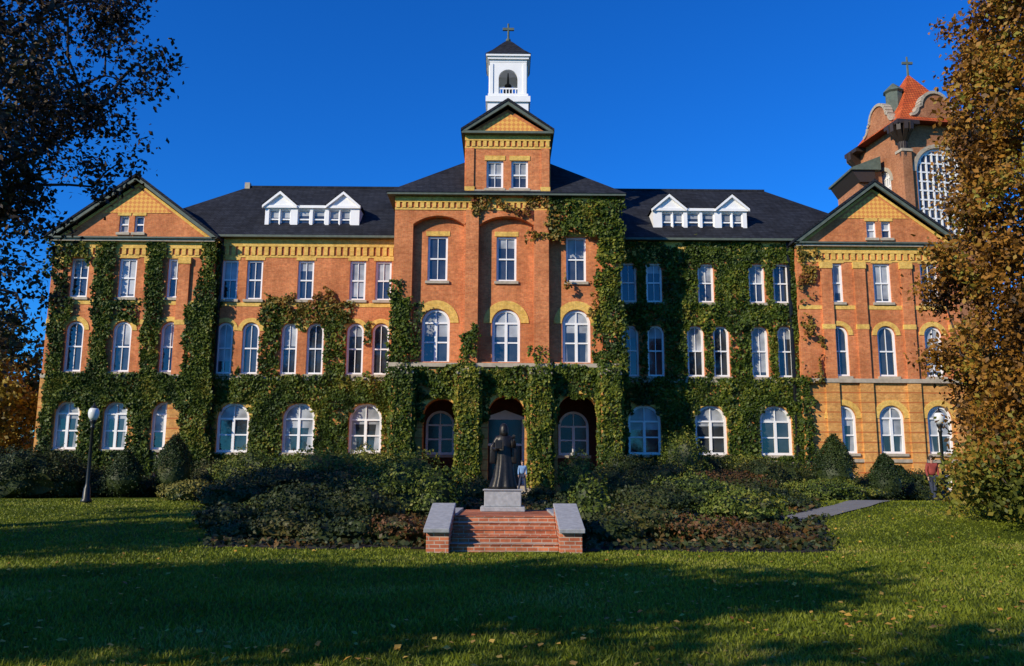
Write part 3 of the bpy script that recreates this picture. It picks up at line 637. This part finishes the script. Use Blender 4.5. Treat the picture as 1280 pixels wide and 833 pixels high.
for k,q in parts.items(): q.obj({'tred':'tower_walls','stone':'tower_copings','tile':'tower_tile_roof','darkwood':'tower_brackets','copper':'tower_turret_caps'}[k],M[k],CH)
K2.frame.obj('tower_window_frames',M['white'],CH); K2.glass.obj('tower_window_glass',M['glass'],CH)
# ------------------------------------------------------------ front steps
ST=empty('brick_steps'); b=MB(); sw=1.17
for k in range(5): b.box(-sw,sw,-31.2+.36*k,-29.2 if k<4 else -25.4,-.2 if k==0 else .13*k-.02,.13*(k+1))
for sgn in (-1,1):
    x0,x1=sorted((sgn*1.175,sgn*1.66))
    b.prism([(-31.55,-.2),(-29.3,-.2),(-29.3,.86),(-29.5,.86),(-31.5,.42)],x0,x1,ax='x'); b.box(x0,x1,-29.3,-25.4,-.2,.62)
b.obj('brickwork',M['stepbrick'],ST,bevel=.012)
b=MB()
for sgn in (-1,1):
    x0,x1=sorted((sgn*1.165,sgn*1.71)); b.prism([(-31.62,.405),(-29.45,.865),(-29.2,.865),(-29.2,.95),(-29.47,.95),(-31.64,.49)],x0,x1,ax='x'); b.box(x0,x1,-29.19,-25.35,.625,.70)
b.obj('coping_slabs',M['grey'],ST,bevel=.01)
b=MB()
for k in range(5): b.box(-sw+.003,sw-.003,-31.2+.36*k-.025,-31.2+.36*k+.28,.13*(k+1)+.002,.13*(k+1)+.022)
b.obj('step_treads',M['stepbrick'],ST,bevel=.006)
# ------------------------------------------------------------ statue
STT=empty('bronze_robed_statue',(-.05,-26.3,0)); sy=-26.3; sx=-.05
b=MB(); b.box(sx-.60,sx+.60,sy-.55,sy+.55,.65,.78); b.box(sx-.5,sx+.5,sy-.45,sy+.45,.78,1.20); b.box(sx-.54,sx+.54,sy-.49,sy+.49,1.20,1.24); b.obj('pedestal',M['grey'],STT,bevel=.02)
z0=1.24
SZ=.95
rings=[(0,.36,.29),(.08,.35,.28),(.35,.29,.24),(.7,.25,.20),(1.0,.215,.17),(1.2,.225,.16),(1.38,.245,.15),(1.5,.20,.13),(1.56,.10,.09)]
vv=[];ff=[];N=44
for i,(h_,rx,ry) in enumerate(rings):
    for k in range(N):
        a=2*math.pi*k/N; f=1+(.10*math.sin(a*9+h_*1.4)+.06*math.sin(a*5-h_*3))*max(.1,1-h_/1.45)
        vv.append((sx+rx*f*math.cos(a)+.04*math.sin(h_*2),sy+ry*f*math.sin(a),z0+h_*SZ))
for i in range(len(rings)-1):
    for k in range(N): j=(k+1)%N; ff.append((i*N+k,i*N+j,i*N+N+j,i*N+N+k))
ff.append(tuple(range(N))[::-1]); b=MB(); b.add(vv,ff); o=b.obj('robe',M['bronze'],STT,True)
def skin(name,V,E,Rr,mat,parent,sub=2):
    me=bpy.data.meshes.new(name); me.from_pydata(V,E,[]); me.materials.append(mat); o=bpy.data.objects.new(name,me); scene.collection.objects.link(o)
    m=o.modifiers.new('skin','SKIN'); m.use_smooth_shade=True
    for d_,r in zip(me.skin_vertices[0].data,Rr): d_.radius=(r,r) if not isinstance(r,tuple) else r
    me.skin_vertices[0].data[0].use_root=True
    s_=o.modifiers.new('sub','SUBSURF'); s_.levels=sub; s_.render_levels=sub
    o.parent=parent; o.matrix_parent_inverse=Matrix.Translation(-Vector(parent.location)); return o
q=lambda x,y,z:(sx+x,sy+y,z0+z*SZ)
V_=[q(.02,0,1.1),q(.03,0,1.42),q(.03,-.02,1.56),q(.02,-.04,1.66),q(.02,-.045,1.78),
    q(-.17,0,1.44),q(-.28,-.04,1.18),q(-.20,-.26,1.12),q(-.13,-.33,1.20),
    q(.21,0,1.44),q(.31,-.06,1.20),q(.30,-.28,1.30),q(.30,-.36,1.42)]
E_=[(0,1),(1,2),(2,3),(3,4),(1,5),(5,6),(6,7),(7,8),(1,9),(9,10),(10,11),(11,12)]
skin('figure',V_,E_,[.15,.15,.065,.095,.08,.09,.075,.06,.035,.09,.075,.055,.03],M['bronze'],STT)
b=MB(); b.lathe(sx+.02,sy-.01,[(.11,z0+1.50*SZ),(.125,z0+1.62*SZ),(.12,z0+1.76*SZ),(.08,z0+1.86*SZ),(.02,z0+1.90*SZ)],16); b.obj('hood',M['bronze'],STT,True)
b=MB(); b.box(sx-.22,sx-.03,sy-.40,sy-.34,z0+1.08,z0+1.32); b.obj('book',M['bronze'],STT,bevel=.015)
for j in range(4): skin('finger',[q(.29+.02*j-.03,-.37,1.43),q(.29+.02*j-.03,-.39,1.49),q(.29+.02*j-.03,-.385,1.54+.012*(1 if j in(1,2) else 0))],[(0,1),(1,2)],[.012,.010,.008],M['bronze'],STT,1)
skin('thumb',[q(.27,-.36,1.41),q(.235,-.385,1.45),q(.225,-.39,1.48)],[(0,1),(1,2)],[.013,.011,.009],M['bronze'],STT,1)
b=MB(); b.lathe(sx+.02,sy-.135,[(.02,z0+1.66*SZ),(.012,z0+1.72*SZ)],8); b.obj('nose',M['bronze'],STT,True)
b=MB()
for (ex,sg_) in ((-.28,-1),(.31,1)):
    b.prism([(sx+ex-.09,z0+.70),(sx+ex+.07,z0+.68),(sx+ex+.08,z0+1.15),(sx+ex-.02*sg_,z0+1.3),(sx+ex-.08,z0+1.15)],sy-.12,sy+.08)
b.obj('hanging_sleeves',M['bronze'],STT,True,bevel=.03)
# ------------------------------------------------------------ people (tiny in the picture)
def person(px,d,z,shirt,dirx):
    y=-50+d; x=PXX(px,600,y); E=empty('person',(x,y,z)); q=lambda a,b,c:(x+a,y+b,z+c)
    st=.14*dirx
    skin('trousers',[q(0,0,.95),q(-.09,0,.88),q(-.10-st*.3,-.02,.48),q(-.10-st*.9,.03,.06),q(.09,0,.88),q(.10+st*.4,-.05,.48),q(.10+st*.7,-.02,.06)],[(0,1),(1,2),(2,3),(0,4),(4,5),(5,6)],[.13,.10,.07,.055,.10,.07,.055],M['denim'],E)
    skin('shirt',[q(0,0,.95),q(0,0,1.2),q(0,0,1.40),q(-.17,0,1.40),q(-.22,.02,1.14),q(-.22,-.08,.93),q(.17,0,1.40),q(.22,.02,1.14),q(.21,-.10,.94)],[(0,1),(1,2),(2,3),(3,4),(4,5),(2,6),(6,7),(7,8)],[(.16,.11),(.16,.11),(.14,.10),.075,.055,.04,.075,.055,.04],shirt,E)
    skin('head',[q(0,0,1.42),q(0,-.01,1.50),q(0,-.015,1.58),q(0,-.015,1.67)],[(0,1),(1,2),(2,3)],[.06,.055,.09,.075],M['skin'],E)
    for s_ in (-1,1):
        hx=.22*s_; skin('hand',[q(hx,-.09,.93),q(hx,-.11,.87),q(hx,-.12,.83)],[(0,1),(1,2)],[.03,.035,.02],M['skin'],E,1)
        for j in range(4): skin('finger',[q(hx-.0,-.135+.02*j,.85),q(hx-.005*s_,-.14+.02*j,.80),q(hx-.02*s_,-.14+.02*j,.77)],[(0,1),(1,2)],[.009,.008,.007],M['skin'],E,1)
        b=MB(); b.prism([(y-.17,z),(y+.10,z),(y+.09,z+.08),(y-.02,z+.11),(y-.16,z+.05)],x+s_*(.10+st*.8)-.045,x+s_*(.10+st*.8)+.045,ax='x'); b.obj('shoe',M['iron'],E,bevel=.01)
    b=MB(); b.lathe(x,y+.02,[(.085,z+1.55),(.10,z+1.62),(.09,z+1.70),(.05,z+1.74),(.01,z+1.75)],14); b.obj('hair',M['hair'],E,True)
    b=MB(); b.lathe(x,y-.10,[(.015,z+1.575),(.010,z+1.61)],6); b.obj('nose',M['skin'],E,True)
person(653,47.9,.62+.1,M['bluecloth'],1)
person(1166,33.5,gz(PXX(1166,600,-16.5),-16.5)+.04,M['redcloth'],-1)
# ------------------------------------------------------------ lamps
def lamp(px,d,ztop_px):
    x=PXX(px,600,-50+d); y=-50+d; z=gz(x,y); H=PZ(px,ztop_px,y)-z
    E=empty('street_lamp',(x,y,z)); b=MB()
    b.lathe(x,y,[(.20,z),(.20,z+.12),(.15,z+.18),(.13,z+.55),(.10,z+.62),(.075,z+.75),(.055,z+H-.95),(.09,z+H-.9),(.09,z+H-.85),(.06,z+H-.8),(.12,z+H-.66),(.13,z+H-.6)],16)
    b.lathe(x,y,[(.15,z+H-.14),(.11,z+H-.09),(.05,z+H-.04),(.02,z+H+.06),(.0,z+H+.08)],16); b.obj('post',M['iron'],E,True)
    b=MB(); b.lathe(x,y,[(.11,z+H-.6),(.18,z+H-.48),(.205,z+H-.34),(.19,z+H-.22),(.14,z+H-.135)],20); b.obj('globe',M['globe'],E,True)
lamp(110,33,506); lamp(1180,34,512)
# ------------------------------------------------------------ shrubs
def blob_pts(c,r,n,lump=.28,seed=0,cone=False):
    d=nrm(rng.normal(size=(n,3))); d[:,2]=np.abs(d[:,2])*np.where(rng.random(n)<.8,1,-1)
    f=np.array([1+lump*(noise.noise(Vector((a*2.2+seed,b_*2.2,c_*2.2)))*1.2+.5*noise.noise(Vector((a*6+seed,b_*6,c_*6)))) for a,b_,c_ in d])
    rad=f*(1-.28*rng.random(n)**2)+rng.normal(size=n)*.03
    p=d*rad[:,None]
    if cone:
        t=(p[:,2]+1)/2; k=np.clip(1.15-.75*np.clip(t,0,1)**1.6,.2,1.2); p[:,0]*=k; p[:,1]*=k
    return p*np.array(r)+np.array(c),d
SC=0
def shrub(name,px,hw,top,d,mat,dens=1.,ls=.10,cone=False,lump=.36,rdy=1.):
    global SC; SC+=1
    y=-50+d; x=PXX(px,600,y); z0=gz(x,y); z1=PZ(px,top,y); rx=hw*d/F; h=z1-z0
    if cone: c=(x,y,z0+h*.48); r=(rx,rx,h*.52)
    else: c=(x,y,z0+h*.38); r=(rx*1.12,min(rx,2.2)*rdy,h*.68)
    area=4*rx*(h+rx); n=int(area*260*dens*(.1/ls)**1.3); n=min(n,10000)
    p,dr_=blob_pts(c,r,n,lump,SC*3.7,cone); k=p[:,2]>z0-.02; p=p[k];dr_=dr_[k]
    E=empty(name,(x,y,z0)); leaves('foliage',p,ls,mat,bias=dr_*1.0+np.array([0,0,.3]),spread=.8,parent=E)
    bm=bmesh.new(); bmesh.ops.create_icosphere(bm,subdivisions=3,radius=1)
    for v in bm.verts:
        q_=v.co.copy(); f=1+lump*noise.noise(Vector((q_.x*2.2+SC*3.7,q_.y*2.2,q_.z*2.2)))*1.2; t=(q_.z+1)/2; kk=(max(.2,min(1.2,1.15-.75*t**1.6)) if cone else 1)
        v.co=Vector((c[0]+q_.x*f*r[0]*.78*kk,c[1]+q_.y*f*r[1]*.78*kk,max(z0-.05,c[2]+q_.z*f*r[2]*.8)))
    me=bpy.data.meshes.new('inner'); bm.to_mesh(me); bm.free(); me.materials.append(M['shdk']); o=bpy.data.objects.new('dark_filler_core',me); scene.collection.objects.link(o); o.parent=E; o.matrix_parent_inverse=Matrix.Translation(-Vector(E.location))  # solid dark core added to block views through the leaves, not real branches
D,G,Y_,RR_=M['shdk'],M['shgr'],M['shyl'],M['shrd']
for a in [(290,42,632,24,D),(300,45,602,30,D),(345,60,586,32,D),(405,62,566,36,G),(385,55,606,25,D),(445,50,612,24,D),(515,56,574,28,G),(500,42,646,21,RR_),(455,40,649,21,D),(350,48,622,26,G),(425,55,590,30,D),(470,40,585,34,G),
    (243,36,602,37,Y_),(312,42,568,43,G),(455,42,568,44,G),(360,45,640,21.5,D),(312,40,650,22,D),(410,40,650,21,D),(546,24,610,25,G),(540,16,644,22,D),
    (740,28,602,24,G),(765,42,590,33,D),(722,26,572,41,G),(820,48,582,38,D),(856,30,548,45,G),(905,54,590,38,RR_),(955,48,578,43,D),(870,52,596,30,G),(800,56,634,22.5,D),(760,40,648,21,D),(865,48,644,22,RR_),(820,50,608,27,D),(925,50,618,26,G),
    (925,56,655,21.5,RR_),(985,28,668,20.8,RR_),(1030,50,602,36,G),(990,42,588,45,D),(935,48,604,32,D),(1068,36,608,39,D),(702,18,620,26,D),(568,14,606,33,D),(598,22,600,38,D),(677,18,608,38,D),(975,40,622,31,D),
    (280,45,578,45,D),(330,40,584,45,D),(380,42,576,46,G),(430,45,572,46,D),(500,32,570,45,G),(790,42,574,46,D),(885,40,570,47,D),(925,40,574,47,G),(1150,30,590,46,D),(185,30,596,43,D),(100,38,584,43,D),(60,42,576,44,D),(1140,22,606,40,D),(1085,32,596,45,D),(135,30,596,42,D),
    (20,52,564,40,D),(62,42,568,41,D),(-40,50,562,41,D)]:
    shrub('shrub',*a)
for a in [(1044,29,543,42),(1107,23,567,39),(216,26,543,42),(155,26,563,41),(1125,20,582,45)]:
    shrub('conical_yew',*a,M['yew'],1.3,.08,True,.10)
# ------------------------------------------------------------ trees
def tube(b,p0,p1,r0,r1,n=7):
    a=Vector(p0);c=Vector(p1);d=(c-a); 
    if d.length<1e-4: return
    q=d.to_track_quat('Z','Y'); vs=[]
    for p,r in ((a,r0),(c,r1)):
        for k in range(n): t=2*math.pi*k/n; vs.append(p+q@Vector((r*math.cos(t),r*math.sin(t),0)))
    b.add(vs,[(k,(k+1)%n,n+(k+1)%n,n+k) for k in range(n)])
def tree(name,base,th,tr,ells,ncl,per,clr,ls,mat,shell=.55,mat2=None,droop=0):
    base=Vector(base); E=empty(name,tuple(base)); nodes=[];par=[]
    for k in range(9): nodes.append(base+Vector((.12*math.sin(k*1.3)*k/4,.1*math.cos(k)*k/4,th*k/8))); par.append(k-1)
    tot=sum(e[3]*e[4]*e[5] for e in ells); C=[]
    for e in ells:
        m=int(ncl*e[3]*e[4]*e[5]/tot)+1
        for _ in range(m):
            dd=Vector(rng.normal(size=3)).normalized(); rr=(shell+(1-shell)*random.random())if random.random()<.75 else random.random()**.5
            C.append(Vector((e[0]+dd.x*e[3]*rr,e[1]+dd.y*e[4]*rr,max(.4,e[2]+dd.z*e[5]*rr))))
    C.sort(key=lambda c:min((c-n_).length for n_ in nodes[3:9]))
    ends=[]
    for c in C:
        best=min(range(3,len(nodes)),key=lambda i:(nodes[i]-c).length+max(0,nodes[i].z-c.z)*.5)
        m=nodes[best].lerp(c,.5)+Vector((random.gauss(0,.2),random.gauss(0,.2),random.random()*.3))
        nodes.append(m);par.append(best);nodes.append(c);par.append(len(nodes)-2);ends.append(c)
    cnt=[0]*len(nodes)
    for i in range(len(nodes)-1,-1,-1):
        cnt[i]+=1
        if par[i]>=0: cnt[par[i]]+=cnt[i]
    mx=cnt[0]; b=MB(); rad=[max(.018,tr*(c_/mx)**.5) for c_ in cnt]
    for i,p in enumerate(par):
        if p>=0: tube(b,nodes[p],nodes[i],min(rad[p],rad[i]*1.35),rad[i]*.92)
    tube(b,base-Vector((0,0,.3)),base+Vector((0,0,.5)),tr*1.45,tr*1.02,10)
    b.obj('trunk_and_branches',M['bark'],E,True)
    pts=[];  
    for c in ends:
        k=int(per*(.5+random.random())); sub=3
        for s_ in range(sub):
            o=np.array(c)+rng.normal(size=3)*clr*.55; pts.append(o+rng.normal(size=(k//sub,3))*np.array([clr*.42,clr*.42,clr*.32]))
    pts=np.concatenate(pts); pts[:,2]=np.maximum(pts[:,2],.1)
    if mat2 is None: leaves('foliage',pts,ls,mat,bias=np.array([0,0,.5]),spread=1,parent=E)
    else:
        lim=2.4+rng.normal(size=len(pts))*.6; k=pts[:,2]<lim; leaves('foliage',pts[~k],ls,mat,bias=np.array([-.3,-.3,.5]),spread=1,parent=E); leaves('low_foliage',pts[k],ls,mat2,bias=np.array([0,0,.3]),spread=1,parent=E)
tree('copper_beech_tree',(-17.2,-28,0),11,.45,[(-16.3,-28,13,6.3,5,5.2),(-17,-28,8,4.9,4.5,4.3)],270,230,.75,.16,M['ltree'],.6)
tree('autumn_maple_tree',(18.5,-25,.1),12,.42,[(18.1,-25,8.5,4.5,4,10.8),(17.2,-25.8,2.0,4.5,3.6,2.2)],500,400,.68,.165,M['rtree'],.7,M['weep'])
# trees outside the picture whose shadows cross the lawn
tree('oak_tree',(-17.8,-50.2,0),8,.4,[(-17.8,-50.2,9.0,8,2.8,2.0)],150,130,.9,.38,M['gtree'],.3)
tree('oak_tree',(-12.5,-58.5,0),8,.35,[(-12.5,-58.5,11,4,3.5,3.2)],50,110,.9,.36,M['gtree'],.3)
tree('oak_tree',(-28,-43,0),9,.4,[(-28,-43,9.5,5.5,3.5,4)],90,120,1.0,.36,M['gtree'],.3)
tree('golden_maple_tree',(-34,6,.4),4,.25,[(-34,6,5.6,4.2,3.4,3.6)],90,130,.7,.3,M['ytree'],.5)
tree('green_ash_tree',(-39,14,.4),7,.3,[(-40,14,9,5,4,6)],90,120,.9,.4,M['gtree'],.5)
tree('green_ash_tree',(36,16,.4),7,.3,[(36,16,8,5,4,6)],80,110,.9,.4,M['gtree'],.5)
# distant woodland
pts=[]
for k in range(130):
    a=math.radians(-80+160*k/129); rr=150+30*random.random(); c=np.array([rr*math.sin(a),rr*math.cos(a)-20,5+3*random.random()]); pts.append(c+rng.normal(size=(200,3))*np.array([3.5,3,3]))
pts=np.concatenate(pts); pts[:,2]=np.abs(pts[:,2]); leaves('distant_woodland',pts,1.7,M['gtree'],bias=np.array([0,-.5,.4]))
